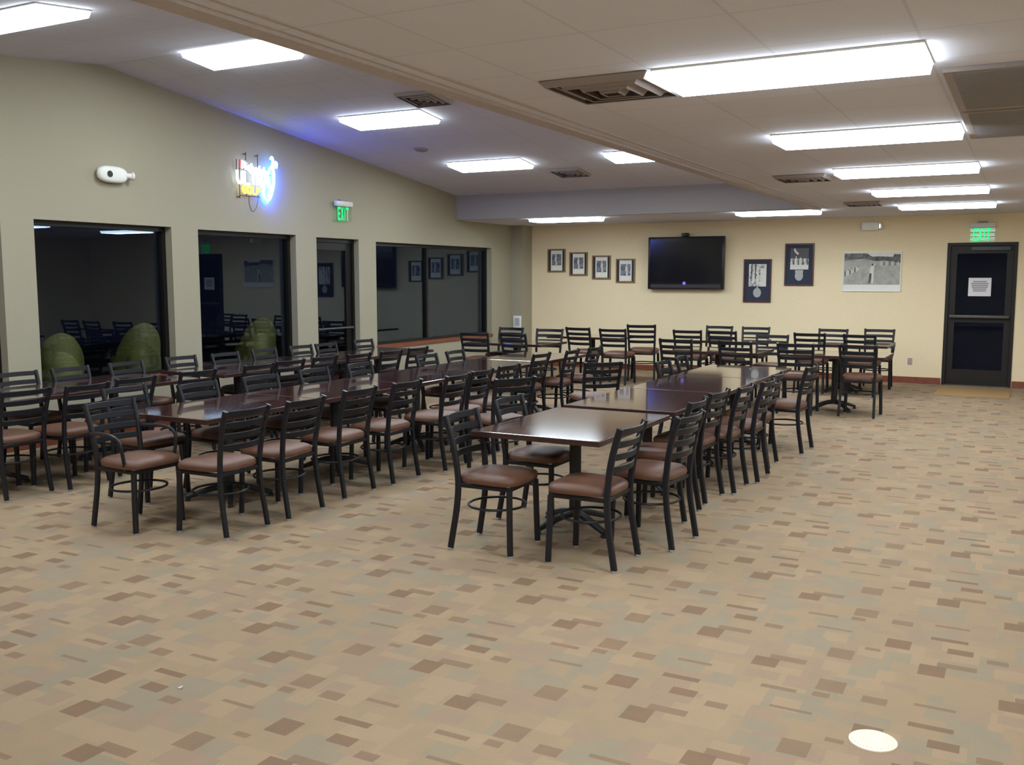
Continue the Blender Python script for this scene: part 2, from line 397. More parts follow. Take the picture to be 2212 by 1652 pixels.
# far exit door
bm = B(); f0, f1 = YF - .012, YF + .12; w = .05
box(bm, DX0, DX0 + w, f0, f1, 0, DZ); box(bm, DX1 - w, DX1, f0, f1, 0, DZ); box(bm, DX0 + w, DX1 - w, f0, f1, DZ - w, DZ)
d2 = struct('door_2', bm, 'door_dark', 'dark brown glazed exit door in the far wall')
bm = B(); a, b = DX0 + w + .004, DX1 - w - .004; s = .095; g0, g1 = YF + .03, YF + .075
box(bm, a, a + s, g0, g1, .012, DZ - w - .004); box(bm, b - s, b, g0, g1, .012, DZ - w - .004)
box(bm, a + s, b - s, g0, g1, DZ - w - .124, DZ - w - .004); box(bm, a + s, b - s, g0, g1, .012, .26); box(bm, a + s, b - s, g0, g1, 1.03, 1.15)
obj('door_leaf', bm, 'door_dark', d2)
bm = B(); box(bm, a + s, b - s, g0 + .02, g0 + .027, 1.15, DZ - w - .124); obj('pane', bm, 'door_glass', d2)
bm = B(); box(bm, a + s, b - s, g0 + .02, g0 + .027, .26, 1.03); obj('pane', bm, 'door_glass', d2)
bm = B(); bevbox(bm, a + .02, b - .02, g0 - .075, g0 - .035, 1.10, 1.145, .008); box(bm, a + .02, a + .06, g0 - .04, g0, 1.10, 1.145); box(bm, b - .06, b - .02, g0 - .04, g0, 1.10, 1.145)
obj('push_bar', bm, 'alu', d2)
bm = B(); box(bm, a + .3, b - .05, g0 - .05, g0, DZ - w - .075, DZ - w - .02); obj('door_closer', bm, 'frame_dark', d2)
bm = B(); box(bm, DX0 + w, DX1 - w, YF - .03, YF + .12, 0, .012); obj('threshold', bm, 'alu', d2)

# outside
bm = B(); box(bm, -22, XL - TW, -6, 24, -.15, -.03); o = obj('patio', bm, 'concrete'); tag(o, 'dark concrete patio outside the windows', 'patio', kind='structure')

# ------------------------------------------------------------------ chairs
HS, HM, HT = .20, .188, .207          # half widths at foot, seat, top
def postx(z):
    return HS + (HM - HS) * z / .46 if z < .46 else HM + (HT - HM) * (z - .46) / .415
POST = [(-.240, .012), (-.222, .12), (-.200, .25), (-.188, .37), (-.187, .46), (-.196, .56), (-.216, .68), (-.245, .79), (-.272, .875)]
def posty(z):
    for (y0, z0), (y1, z1) in zip(POST, POST[1:]):
        if z <= z1: return y0 + (y1 - y0) * (z - z0) / (z1 - z0)
    return POST[-1][0]
def glide(parent, x, y):
    g = B(); lathe(g, [(.015, 0), (.017, .004), (.017, .014)], 10, x, y); obj('foot_glide', g, 'glide', parent)
def make_chair(arms=False):
    t = thing('armchair' if arms else 'dining_chair', '', 'chair')
    bm = B(); n = 28; rings = []
    def outline(i, k):
        a = 2 * PI * i / n; c, s = math.cos(a), math.sin(a); e = .46
        x = math.copysign(abs(c) ** e, c); yy = math.copysign(abs(s) ** e, s)
        wx = .220 + .016 * yy
        return (x * wx * k, .012 + yy * .216 * k)
    for k, z in ((.90, .446), (.985, .450), (1.0, .462), (1.0, .476), (.97, .492), (.86, .506), (.6, .515), (.25, .518)):
        rings.append([bm.verts.new(outline(i, k) + (z,)) for i in range(n)])
    for a, b in zip(rings, rings[1:]):
        for i in range(n): bm.faces.new((a[i], a[(i + 1) % n], b[(i + 1) % n], b[i]))
    bm.faces.new(rings[0][::-1]); bm.faces.new(rings[-1])
    obj('seat', bm, 'vinyl', t, 60)
    bm = B(); prof = rrect(.020, .028, .005)
    sweep(bm, [(-HM, -.187, .430), (-.196, .185, .430), (.196, .185, .430), (HM, -.187, .430)], rrect(.028, .022, .004), side=(0, 0, 1), closed=True)
    obj('seat_frame', bm, 'metal', t)
    for s in (-1, 1):
        bm = B(); sweep(bm, [(s * postx(z), yy, z) for yy, z in smooth_path([(y_, z_, 0) for y_, z_ in POST], 3) and [(p.x, p.y) for p in smooth_path([(y_, z_, 0) for y_, z_ in POST], 3)]], rrect(.029, .040, .008), side=(1, 0, 0))
        l = obj('back_leg', bm, 'metal', t); glide(l, s * HS, -.240)
        bm = B(); sweep(bm, [(s * .207, .196, .012), (s * .203, .190, .2), (s * .196, .185, .43)], circ(.0200, 10))
        l = obj('front_leg', bm, 'metal', t); glide(l, s * .207, .196)
    for zt in (.872, .794, .716, .638):
        bm = B(); h = .043; zc = zt - h / 2; hw = postx(zc) - .008; yb = posty(zc); k = 10; pts = []
        for i in range(k + 1):
            u = -1 + 2 * i / k; pts.append((u * hw, yb - .042 * (1 - u * u), zc))
        sweep(bm, pts, rrect(h, .010, .003), side=(0, -.12, 1)); obj('slat', bm, 'metal', t)
    bm = B(); n = 28
    sweep(bm, [(.196 * math.cos(2 * PI * i / n), .186 * math.sin(2 * PI * i / n), .285) for i in range(n)], circ(.0085, 8), side=(0, 0, 1), closed=True)
    obj('foot_ring', bm, 'metal', t)
    if arms:
        for s in (-1, 1):
            pts = smooth_path([(s * (postx(.66) + .012), posty(.66), .675), (s * .235, -.06, .685), (s * .245, .06, .672), (s * .243, .115, .63), (s * .232, .125, .55), (s * .215, .12, .47), (s * .20, .12, .435)], 5)
            bm = B(); sweep(bm, pts, circ(.0125, 8)); obj('armrest', bm, 'metal', t)
    return t
chair0 = make_chair(); arm0 = make_chair(True)
used = {}
def place(x, y, rz, label, group, scale=1.0, proto=None):
    """x, y: middle of the two rear feet; rz: facing (0 faces the far wall)"""
    proto = proto or chair0
    d = .24 * scale; px, py = x - math.sin(rz) * d, y + math.cos(rz) * d
    if proto.name not in used:
        used[proto.name] = 1; proto.location = (px, py, 0); proto.rotation_euler = (0, 0, rz); proto.scale = (scale,) * 3
        proto['label'] = label; proto['group'] = group; return proto
    return dup(proto, (px, py, 0), rz, label, group, scale)
R90 = PI / 2
def row(spots, rz, text, group, proto=None):
    for i, (x, y, *a) in enumerate(spots):
        place(x, y, rz + D2R(a[0] if a else 0), 'black ladder-back chair, %s %s' % (ORD[i].replace(' the camera', ' camera'), text), group)
row([(-2.105, 5.435, 0), (-1.93, 6.03, -5), (-2.11, 6.77, 2), (-2.125, 7.38, -3), (-2.035, 7.845, 0), (-1.975, 8.365, 1), (-2.035, 8.98, 2), (-1.905, 9.91, -3)], R90,
    'on door side of right table row', 'chairs along the right table row')
row([(-3.245, 5.41, 2), (-3.34, 6.24, 0), (-3.36, 9.48 + .25, 0), (-3.38, 10.40, 4)], -R90,
    'on window side of right table row', 'chairs along the right table row')
place(-4.0, 7.52, D2R(62), 'black ladder-back chair pulled into aisle beside right row, nearer the camera', 'chairs along the right table row')
place(-3.92, 9.36, D2R(46), 'black ladder-back chair pulled into aisle beside right row, farther from camera', 'chairs along the right table row')
row([(-4.69, 4.89, 0), (-4.675, 5.485, 2), (-4.72, 6.2, 1), (-4.69, 6.825, 1), (-4.60, 7.51, 2), (-4.63, 8.01, 2), (-4.65, 8.60, 0), (-5.02, 10.09, 0), (-4.93, 10.76, 5), (-4.88, 11.34, 3)], R90,
    'on door side of middle table row', 'chairs along the middle table row')
row([(-6.42, 5.37, 0), (-6.13, 5.88, 0), (-6.10, 6.60, -3), (-6.09, 7.33, 0), (-6.08, 8.05, 2), (-6.06, 9.29, 0), (-6.09, 9.97, 3)], -R90,
    'on window side of middle table row', 'chairs along the middle table row')
row([(-7.01, 4.88, 0), (-6.92, 5.38, 2), (-7.0, 5.95, 0), (-7.0, 6.68, -3), (-6.95, 7.46, 0), (-6.99, 7.98, -2), (-6.98, 8.55, 2), (-6.88, 9.05, 0), (-6.82, 9.61, 0), (-6.83, 10.21, 1)], R90,
    'on aisle side of window table row', 'chairs along the window table row')
row([(-8.32, 5.74, 0), (-8.31, 6.31, 2), (-8.32, 6.99, 0), (-8.37, 7.78, -2), (-8.29, 8.38, 0), (-8.35, 9.10, 1), (-8.32, 9.76, 0), (-8.31, 10.26, 0), (-8.31, 11.09, 0)], -R90,
    'between window table row and wall', 'chairs along the window table row')
place(-5.76, 4.69, -R90, 'black armchair at the camera end of the middle table row', 'chairs along the middle table row', 1.0, arm0)
G4 = 'chairs around the tables by the far wall'
FS = 1.06
far = [
    (-7.35, 12.56, 8, 'left chair on near side of the table by far window', 0), (-6.73, 12.64, -4, 'right chair on near side of the table by far window', 0),
    (-7.55, 14.08, 178, 'left chair on far side of the table by far window', 0), (-6.79, 13.98, 186, 'right chair on far side of the table by far window', 0),
    (-6.58, 14.66, -6, 'left near chair of table under the four small pictures', 0), (-5.90, 14.51, 2, 'middle near chair of table under the four small pictures', 0),
    (-5.66, 15.17, 12, 'right end chair, turned, of table under the four small pictures', 0),
    (-4.18, 12.54, 2, 'left near chair of table in front of television', 0), (-3.36, 12.50, -5, 'right near chair of table in front of television', 0),
    (-3.24, 14.05, 188, 'far side chair of table in front of television', 0),
    (-4.72, 14.72, 3, 'left near chair of table below the television', 0), (-4.16, 14.72, -3, 'right near chair of table below the television', 0),
    (-4.64, 16.20, 180, 'left far chair of table below television, backing onto wall', 0), (-4.0, 16.14, 183, 'right far chair of table below television, backing onto wall', 0),
    (-2.57, 12.44, 2, 'left near chair of the table closest to the door mat', 0), (-1.83, 12.54, -2, 'right near chair of the table closest to the door mat', 0),
    (-2.86, 14.82, 3, 'left near chair of table below the large photograph', 0), (-2.14, 14.78, -3, 'right near chair of table below the large photograph', 0),
    (-2.75, 16.12, 178, 'left far chair of table below large photograph, backing onto wall', 0),
    (-2.08, 16.40, 182, 'black armchair on far side of table below the large photograph', 1)]
for x, y, a, lab, arm in far:
    place(x, y, D2R(a), lab if arm else 'black ' + lab, G4, 1.11 if 'turned' in lab else FS, arm0 if arm else chair0)

# ------------------------------------------------------------------ tables
def make_table(L, ang=45):
    t = thing('dining_table', '', 'table')
    bm = B(); bevbox(bm, -.455, .455, -L / 2, L / 2, .716, .752, .004, 2); obj('tabletop', bm, 'wood_top', t, 8)
    bm = B(); box(bm, -.461, -.455, -L / 2 - .006, L / 2 + .006, .716, .749); box(bm, .455, .461, -L / 2 - .006, L / 2 + .006, .716, .749)
    box(bm, -.455, .455, -L / 2 - .006, -L / 2, .716, .749); box(bm, -.455, .455, L / 2, L / 2 + .006, .716, .749); obj('edge_band', bm, 'wood_edge', t)
    bm = B(); lathe(bm, [(.060, .085), (.058, .12), (.042, .14), (.041, .68), (.06, .70), (.06, .704)], 20); obj('column', bm, 'base_iron', t)
    bm = B()
    for a in (0, R90): 
        c, s = math.cos(a), math.sin(a); sweep(bm, [(-.28 * c, -.28 * s, .71), (.28 * c, .28 * s, .71)], rrect(.012, .04, .002), side=(0, 0, 1))
    obj('mounting_bracket', bm, 'base_iron', t)
    for k in range(4):
        a = D2R(ang + 90 * k); c, s = math.cos(a), math.sin(a)
        pts = smooth_path([(.03 * c, .03 * s, .105), (.12 * c, .12 * s, .095), (.23 * c, .23 * s, .062), (.31 * c, .31 * s, .038), (.33 * c, .33 * s, .034)], 3)
        n = len(pts); bm = B(); sweep(bm, pts, rrect(.042, .05, .010), side=(0, 0, 1), scl=[1.15 - .45 * i / (n - 1) for i in range(n)])
        l = obj('base_arm', bm, 'base_iron', t)
        bm = B(); lathe(bm, [(.020, 0), (.024, .004), (.022, .016), (.012, .02), (.012, .03)], 12, .322 * c, .322 * s); obj('foot_glide', bm, 'base_iron', l)
    return t
T132 = make_table(1.325)
first = [True]
def table(x, y, rz, label, group):
    if first[0]:
        first[0] = False; T132.location = (x, y, 0); T132.rotation_euler = (0, 0, rz); T132['label'] = label; T132['group'] = group; return T132
    return dup(T132, (x, y, 0), rz, label, group)
OT = ['nearest camera', 'second from camera', 'third from camera', 'fourth from camera', 'fifth from camera']
T0 = make_table(1.32, 62); T0.location = (-2.75, 6.09, 0); T0['label'] = 'glossy dark red-brown table, nearest camera in the right row'; T0['group'] = 'tables of the right row'
for i, y in enumerate((6.09, 7.57, 8.92, 10.27)):
    if i: table(-2.76, y, 0, 'glossy dark red-brown table, %s in the right row' % OT[i], 'tables of the right row')
for i, y in enumerate((5.61, 6.95, 8.29, 9.63, 10.97)): table(-5.56, y, 0, 'glossy dark red-brown table, %s in the middle row' % OT[i], 'tables of the middle row')
for i, y in enumerate((5.02, 6.36, 8.03, 9.37, 10.71)): table(-7.79, y, 0, 'glossy dark red-brown table, %s in the window row' % OT[i], 'tables of the window row')
for x, y, lab in ((-7.05, 13.32, 'dark table standing by the far wide window'), (-6.62, 15.36, 'dark table standing under the four small pictures'), (-3.80, 13.25, 'dark table standing in front of the television, nearer the camera'), (-4.35, 15.44, 'dark table standing close below the television'), (-2.22, 13.28, 'dark table standing closest to the door mat'), (-2.45, 15.44, 'dark table standing close below the large photograph')):
    table(x, y, R90, lab, 'tables by the far wall')

# ------------------------------------------------------------------ ceiling lights
def make_light():
    t = thing('ceiling_light', '', 'ceiling light')
    bm = B(); box(bm, -.61, .61, -.246, .246, -.010, 0); obj('housing', bm, 'white', t)
    bm = B(); a = [(-.604, -.240, -.010), (.604, -.240, -.010), (.604, .240, -.010), (-.604, .240, -.010)]; b = [(-.597, -.218, -.058), (.597, -.218, -.058), (.597, .218, -.058), (-.597, .218, -.058)]
    va = [bm.verts.new(p) for p in a]; vb = [bm.verts.new(p) for p in b]
    bm.faces.new(va); bm.faces.new(vb[::-1])
    for i in range(4): bm.faces.new((va[i], vb[i], vb[(i + 1) % 4], va[(i + 1) % 4])).material_index = 1
    obj('lens', bm, ['lens', 'lens_side'], t)
    return t
L0 = make_light(); lf = [True]
def light(x, y, z, rx, label, group):
    if lf[0]:
        lf[0] = False; L0.location = (x, y, z); L0.rotation_euler = (rx, 0, 0); L0['label'] = label; L0['group'] = group; return
    dup(L0, (x, y, z), 0, label, group, 1.0, rx)
GF, GR = 'lights on the flat ceiling', 'lights in the raised ceiling bay'
for i, y in enumerate((4.78, 7.22, 9.66, 12.10, 14.66)):
    light(-1.055, y, ZC, 0, 'lit ceiling light, %s in the right-hand row' % ORD[i].replace('the camera', 'camera'), GF)
light(-3.44, 14.98 + .08, ZC, 0, 'lit ceiling light on the flat strip above the television', GF)
light(-7.02, 15.04 + .06, ZC, 0, 'lit ceiling light on the flat strip near the far left corner', GF)
aS = -math.atan(SL)
def raised(x, y, label):
    light(x, y, zslope(y) - .002, aS if y > YR else -aS, label, GR)
raised(-7.05, 4.98, 'lit ceiling light in raised bay, cut by the top left corner')
raised(-7.15, 7.58, 'lit ceiling light in raised bay at the ridge')
raised(-7.14, 10.11, 'lit ceiling light in raised bay above the neon sign side, mid slope')
raised(-7.13, 12.66, 'lit ceiling light in raised bay, closest to the soffit')
raised(-4.62, 12.66, 'lit ceiling light in raised bay, half hidden by the ceiling edge')
for i, y in enumerate((10.18, 7.72, 5.25, 2.8)): raised(-4.62, y, 'ceiling light hidden above the ceiling edge, %s row' % ['third', 'ridge', 'second', 'first'][i])
raised(-7.13, 2.8, 'ceiling light in raised bay behind the left picture edge')
for i, y in enumerate((2.34, -.10)): light(-1.055, y, ZC, 0, 'ceiling light above the camera, %s in right-hand row' % ['front', 'rear'][i], GF)
for i, y in enumerate((-.10, 2.34, 7.22, 12.10)): light(1.9, y, ZC, 0, 'ceiling light beyond right picture edge, number %d outward' % (i + 1), GF)

# vents
def diffuser(x, y, z, s, rx, label):
    t = thing('ceiling_vent', label, 'vent', (x, y, z), 0, 'air vents in the ceiling', rx)
    bm = B(); box(bm, -s / 2 + .02, s / 2 - .02, -s / 2 + .02, s / 2 - .02, -.004, -.001); obj('duct', bm, 'grille_dark', t)
    for k in range(4):
        h = s / 2 - k * s * .125; dz = -.012 - .004 * k; w = s * .045
        bm = B(); n = 4
        ring0 = [(-h, -h, -.003), (h, -h, -.003), (h, h, -.003), (-h, h, -.003)]; q = h - w
        ring1 = [(-q, -q, dz - .02), (q, -q, dz - .02), (q, q, dz - .02), (-q, q, dz - .02)]
        q2 = h - w * .9; ring2 = [(-q2, -q2, dz - .024), (q2, -q2, dz - .024), (q2, q2, dz - .024), (-q2, q2, dz - .024)]
        h2 = h + .004; ring3 = [(-h2, -h2, -.006), (h2, -h2, -.006), (h2, h2, -.006), (-h2, h2, -.006)]
        R = [[bm.verts.new(p) for p in r] for r in (ring0, ring1, ring2, ring3)]
        for a, b in zip(R, R[1:] + R[:1]):
            for i in range(4): bm.faces.new((a[i], a[(i + 1) % 4], b[(i + 1) % 4], b[i]))
        obj('louvre', bm, 'vent', t)
diffuser(-1.98, 4.83, ZC, .58, 0, 'square louvred ceiling vent left of the nearest right-hand light')
diffuser(-2.05, 10.03, ZC, .5, 0, 'square ceiling vent left of the third right-hand light')
diffuser(-2.03, 13.9, ZC, .46, 0, 'small square ceiling vent farthest along the flat ceiling')
diffuser(-6.22, 9.5, zslope(9.5), .5, aS, 'square ceiling vent in raised bay beside mid slope light')
diffuser(-6.2, 13.45, zslope(13.45), .5, aS, 'square ceiling vent in raised bay near the soffit')
bm = B(); lathe(bm, [(.10, 0), (.10, -.012), (.075, -.028), (.03, -.032)], 20)
o = obj('ceiling_fitting', bm, 'vent', loc=(-7.65, 11.6, zslope(11.6))); o.rotation_euler = (aS, 0, 0); tag(o, 'small round grey fitting on the raised ceiling between two lights', 'ceiling fitting')
for k, (ya, yb) in enumerate(((5.18, 6.42), (6.50, 7.72))):
    t = thing('return_grille', ['large dark return air grille beside the nearest ceiling light', 'large dark return air grille beside the second ceiling light'][k], 'vent', (0, 0, 0), 0, 'return air grilles')
    bm = B(); x0, x1 = -.42, .80
    box(bm, x0, x0 + .04, ya, yb, ZC - .022, ZC - .001); box(bm, x1 - .04, x1, ya, yb, ZC - .022, ZC - .001); box(bm, x0 + .04, x1 - .04, ya, ya + .03, ZC - .022, ZC - .001); box(bm, x0 + .04, x1 - .04, yb - .05, yb, ZC - .022, ZC - .001)
    obj('grille_frame', bm, 'vent', t)
    bm = B(); box(bm, x0 + .04, x1 - .04, ya + .03, yb - .05, ZC - .004, ZC - .001); obj('duct', bm, 'grille_dark', t)
    n = 26; bm = B()
    for i in range(n):
        y = ya + .05 + (yb - ya - .12) * i / (n - 1); poly(bm, [(x0 + .04, y - .012, ZC - .004), (x1 - .04, y - .012, ZC - .004), (x1 - .04, y + .010, ZC - .024), (x0 + .04, y + .010, ZC - .024)])
    obj('grille_blades', bm, 'grille', t)

# ------------------------------------------------------------------ wall-mounted things
def fw(u, v, d): return (u, YF - d, v)         # far wall: u=x, v=z, d=out from wall
def frame_bars(bm, u0, u1, v0, v1, w, d0, d1, fn):
    for a, b, c, e in ((u0, u0 + w, v0, v1), (u1 - w, u1, v0, v1), (u0 + w, u1 - w, v0, v0 + w), (u0 + w, u1 - w, v1 - w, v1)):
        prism(bm, [(a, c), (b, c), (b, e), (a, e)], d0, d1, fn)
def rect(bm, u0, u1, v0, v1, d0, d1, fn, mi=0): prism(bm, [(u0, v0), (u1, v0), (u1, v1), (u0, v1)], d0, d1, fn, mi)
def ell(cu, cv, ru, rv, n=18): return [(cu + ru * math.cos(2 * PI * i / n), cv + rv * math.sin(2 * PI * i / n)) for i in range(n)]
P4 = [(-8.414, 2.307), (-7.941, 2.238), (-7.46, 2.17), (-6.966, 2.104)]
N4 = ['first', 'second', 'third', 'fourth']
for i, (u, v) in enumerate(P4):
    w, h = .385, .452; u1 = u + w; v0 = v - h
    t = thing('framed_photograph', 'small brown framed black and white photograph, %s from left in the stepped row' % N4[i], 'picture', (u + w / 2, YF, v0), 0, 'stepped row of four photographs')
    cu = 0; hw = w / 2
    F = lambda a, b, d: (a, -d, b)
    bm = B(); frame_bars(bm, -hw, hw, 0, h, .024, .001, .026, F); obj('frame', bm, 'gold_frame', t)
    bm = B(); rect(bm, -hw + .024, hw - .024, .024, h - .024, .002, .010, F); obj('mat_board', bm, 'black_mat', t)
    bm = B(); rect(bm, -hw + .068, hw - .068, .030, h - .030, .010, .013, F); obj('white_mat', bm, 'white_mat', t)
    sh = (i - 1.5) * .012
    bm = B(); rect(bm, -hw + .092, hw - .092, .135, h - .10, .013, .015, F, 0)
    prism(bm, [(-.018 + sh, .14), (.03 + sh, .14), (.022 + sh, .24), (.03 + sh, .30), (-.012 + sh, .31), (-.022 + sh, .25)], .015, .016, F, 1)
    prism(bm, ell(.008 + sh, .33, .017, .02), .015, .016, F, 1)
    prism(bm, [(-.025 + sh, .14), (-.012 + sh, .14), (-.004 + sh, .22), (-.016 + sh, .22)], .016, .017, F, 2)
    obj('photo', bm, ['photo_a', 'fig_light', 'fig_dark'], t)
    bm = B(); rect(bm, -.075, .075, .040, .105, .013, .018, F); obj('plaque', bm, 'cream_plaque', t)

# television
t = thing('television', 'large black flat television mounted on the far wall', 'television', (-5.56, YF, 1.537))
F = lambda a, b, d: (a, -d, b)
bm = B(); rect(bm, -.25, .25, .25, .70, .001, .06, F); obj('wall_mount', bm, 'black', t)
bm = B(); bevbox(bm, -.72, .72, -.14, -.06, 0, .955, .012); obj('body', bm, 'black', t)
bm = B(); rect(bm, -.68, .68, .13, .915, .1395, .1425, F); obj('screen', bm, 'screen', t)
bm = B(); rect(bm, -.66, .66, .025, .09, .1395, .1435, F); obj('speaker_bar', bm, 'grille_dark', t)
bm = B(); prism(bm, ell(-.015, .11, .03, .03), .1405, .1445, F); obj('logo', bm, 'logo', t)
bm = B(); bevbox(bm, -.085, .045, -.13, -.05, .957, 1.02, .01); o = obj('sensor_box', bm, 'black', None, loc=(-5.56, YF, 1.537)); tag(o, 'small black box standing on top of the television', 'box')

# two award frames
for k, (u0, u1, v0, v1) in enumerate(((-4.513, -4.023, 1.313, 2.074), (-3.796, -3.299, 1.61, 2.341))):
    w, h = u1 - u0, v1 - v0; hw = w / 2
    t = thing('award_frame', ['navy matted award frame, lower one, right of the television', 'navy matted award frame, upper one, beside the large photograph'][k], 'picture', ((u0 + u1) / 2, YF, v0), 0, 'two navy award frames')
    bm = B(); frame_bars(bm, -hw, hw, 0, h, .026, .001, .028, F); obj('frame', bm, 'cherry', t)
    bm = B(); rect(bm, -hw + .026, hw - .026, .026, h - .026, .002, .010, F); obj('mat_board', bm, 'navy', t)
    bm = B(); rect(bm, -.155, .155, .28, h - .085, .010, .013, F, 0)
    if k == 0:
        rect(bm, .05, .155, .28, .60, .013, .014, F, 1); prism(bm, [(-.02, .3), (.03, .3), (.035, .42), (.02, .5), (-.02, .46)], .014, .015, F, 1)
        for j in range(5): prism(bm, [(-.15 + j * .035, .42), (-.135 + j * .035, .42), (-.13 + j * .035, h - .09), (-.15 + j * .035, h - .09)], .013, .014, F, 2 if j % 2 else 1)
    else:
        rect(bm, -.155, .155, h - .26, h - .085, .013, .014, F, 2); rect(bm, -.155, .155, .28, .36, .013, .014, F, 1)
        for j in range(8): prism(bm, [(-.14 + j * .038, .36), (-.12 + j * .038, .36), (-.125 + j * .038, .47 + .02 * (j % 3)), (-.138 + j * .038, .47 + .02 * (j % 3))], .014, .015, F, j % 2 + 1)
        prism(bm, [(-.10, h - .10), (-.075, h - .085), (-.06, h - .13), (-.01, h - .17), (-.03, h - .20), (-.08, h - .15)], .014, .016, F, 1)
    obj('photo', bm, ['photo_b', 'fig_light', 'fig_dark'], t)
    bm = B(); prism(bm, ell(0, .17, .07, .085, 24), .010, .016, F); prism(bm, ell(0, .17, .045, .06, 24), .016, .018, F)
    if k: prism(bm, [(-.06, .17), (.06, .17), (.07, .27), (-.07, .27)], .010, .015, F)
    else: rect(bm, -.012, .012, .25, .28, .010, .014, F)
    obj('medal', bm, 'silver', t)

# large photograph
t = thing('large_photograph', 'large white bordered black and white golf photograph near the door', 'picture', (-2.353, YF, 1.517))
hw, h = .466, .66
bm = B(); frame_bars(bm, -hw, hw, 0, h, .012, .001, .024, F); obj('frame', bm, 'white_plastic', t)
bm = B(); rect(bm, -hw + .012, hw - .012, .012, h - .012, .002, .010, F); obj('mat_board', bm, 'white_mat', t)
bm = B(); a, b, c, d = -hw + .022, hw - .018, .115, h - .022
rect(bm, a, b, c, d, .010, .012, F, 0)
prism(bm, [(a, d), (a, d - .12), (-.30, d - .10), (-.12, d - .09), (.05, d - .13), (.2, d - .12), (b, d - .16), (b, d - .02), (b - .1, d - .015), (b - .12, d - .06), (.1, d - .05), (0, d - .055), (-.05, d - .02), (-.08, d)], .012, .013, F, 1)
prism(bm, [(-.08, d), (-.05, d - .02), (0, d - .055), (.1, d - .05), (b - .12, d - .06), (b - .1, d - .015), (b, d - .02), (b, d)], .012, .013, F, 2)
for j in range(9):
    u = a + .01 + j * .026; v = c + .16 + .012 * j
    prism(bm, [(u, v - .02), (u + .016, v - .02), (u + .018, v + .055 - .003 * j), (u + .002, v + .06 - .003 * j)], .013, .014, F, 2 if j % 3 else 3)
    prism(bm, ell(u + .01, v + .068 - .003 * j, .007, .009, 10), .013, .014, F, 2 if j % 2 else 3)
for j in range(7):
    u = .14 + j * .045; prism(bm, [(u, d - .20), (u + .014, d - .20), (u + .012, d - .13), (u + .003, d - .13)], .013, .014, F, 3 if j % 2 else 2)
# the standing figure with two legs, trunk and raised arms
prism(bm, [(-.045, c + .02), (-.022, c + .02), (.0, c + .12), (.004, c + .20), (-.03, c + .20)], .014, .015, F, 3)
prism(bm, [(.005, c + .02), (.026, c + .02), (.036, c + .12), (.03, c + .20), (.0, c + .20)], .014, .015, F, 2)
prism(bm, [(-.03, c + .19), (.034, c + .19), (.042, c + .28), (.03, c + .315), (-.01, c + .31), (-.028, c + .27)], .014, .016, F, 2)
prism(bm, ell(.014, c + .335, .014, .018, 12), .014, .016, F, 3)
prism(bm, [(.03, c + .30), (.06, c + .345), (.052, c + .352), (.016, c + .31)], .015, .017, F, 2)
obj('photo', bm, ['grass_print', 'trees_print', 'fig_light', 'fig_dark'], t)

# exit signs: letters as bars
LET = {'E': [(0, 0, .25, 1), (.25, 0, 1, .18), (.25, .41, .85, .59), (.25, .82, 1, 1)], 'I': [(.32, 0, .68, 1)], 'T': [(0, .82, 1, 1), (.36, 0, .64, .82)]}
def exit_sign(label, loc, rz, w, h):
    t = thing('exit_sign', label, 'exit sign', loc, rz, 'green exit signs')
    F = lambda a, b, d: (a, -d, b)
    bm = B(); bevbox(bm, -w / 2, w / 2, -.085, -.025, h * .72, h * .98, .012); rect(bm, -.05, .05, h * .8, h * .95, 0, .03, F); obj('housing', bm, 'white', t)
    bm = B(); rect(bm, -.07, .07, h * .98, h * 1.06, .0, .06, F); obj('canopy', bm, 'grille', t)
    bm = B(); rect(bm, -w / 2 + .01, w / 2 - .01, 0, h * .72, .050, .055, F); obj('clear_panel', bm, 'clear', t)
    bm = B(); lw = w * .72; u = -lw / 2; adv = lw / 3.75; hh = h * .66
    for ch in 'EXIT':
        cw = adv * (.5 if ch == 'I' else .86)
        if ch == 'X':
            for s in (0, 1):
                q = [(0, 0), (.30, 0), (1, 1), (.70, 1)] if s == 0 else [(.70, 0), (1, 0), (.30, 1), (0, 1)]
                prism(bm, [(u + a * cw, .01 + b * hh) for a, b in q], .0555 + s * .0012, .0565 + s * .0012, F)
        else:
            for a, b, c, d in LET[ch]: rect(bm, u + a * cw, u + c * cw, .01 + b * hh, .01 + d * hh, .0555, .0565, F)
        u += adv * (.62 if ch == 'I' else 1.0)
    obj('exit_letters', bm, 'green', t)
exit_sign('green EXIT sign with white housing above the far door', (-.698, YF, 2.325), 0, .375, .30)
exit_sign('green EXIT sign with white housing above narrow glass door, left wall', (XL, 11.485, 2.575), R90, .385, .295)

# emergency lights
t = thing('emergency_light', 'white oval emergency light with dark lamp opening, left wall', 'emergency light', (XL, 7.46, 2.88), R90)
bm = B(); n = 24; m = 10; rings = []
for j in range(m + 1):
    a = -PI / 2 + PI * j / m; rx = abs(math.cos(a)) ** .4; d = .045 + .045 * math.sin(a)
    q = .25 + .75 * rx if j else .7
    def sq(v): return math.copysign(abs(v) ** .72, v)
    rings.append([bm.verts.new((.195 * q * sq(math.cos(2 * PI * i / n)) - .03, -d, .092 * q * sq(math.sin(2 * PI * i / n)))) for i in range(n)])
for a, b in zip(rings, rings[1:]):
    for i in range(n): bm.faces.new((a[i], a[(i + 1) % n], b[(i + 1) % n], b[i]))
bm.faces.new(rings[0][::-1]); bm.faces.new(rings[-1]); obj('housing', bm, 'white_plastic', t, 60)
bm = B(); prism(bm, ell(-.095, .0, .036, .036), .075, .092, F); prism(bm, ell(-.095, .0, .022, .022), .092, .096, F); obj('lamp_opening', bm, 'grille_dark', t)
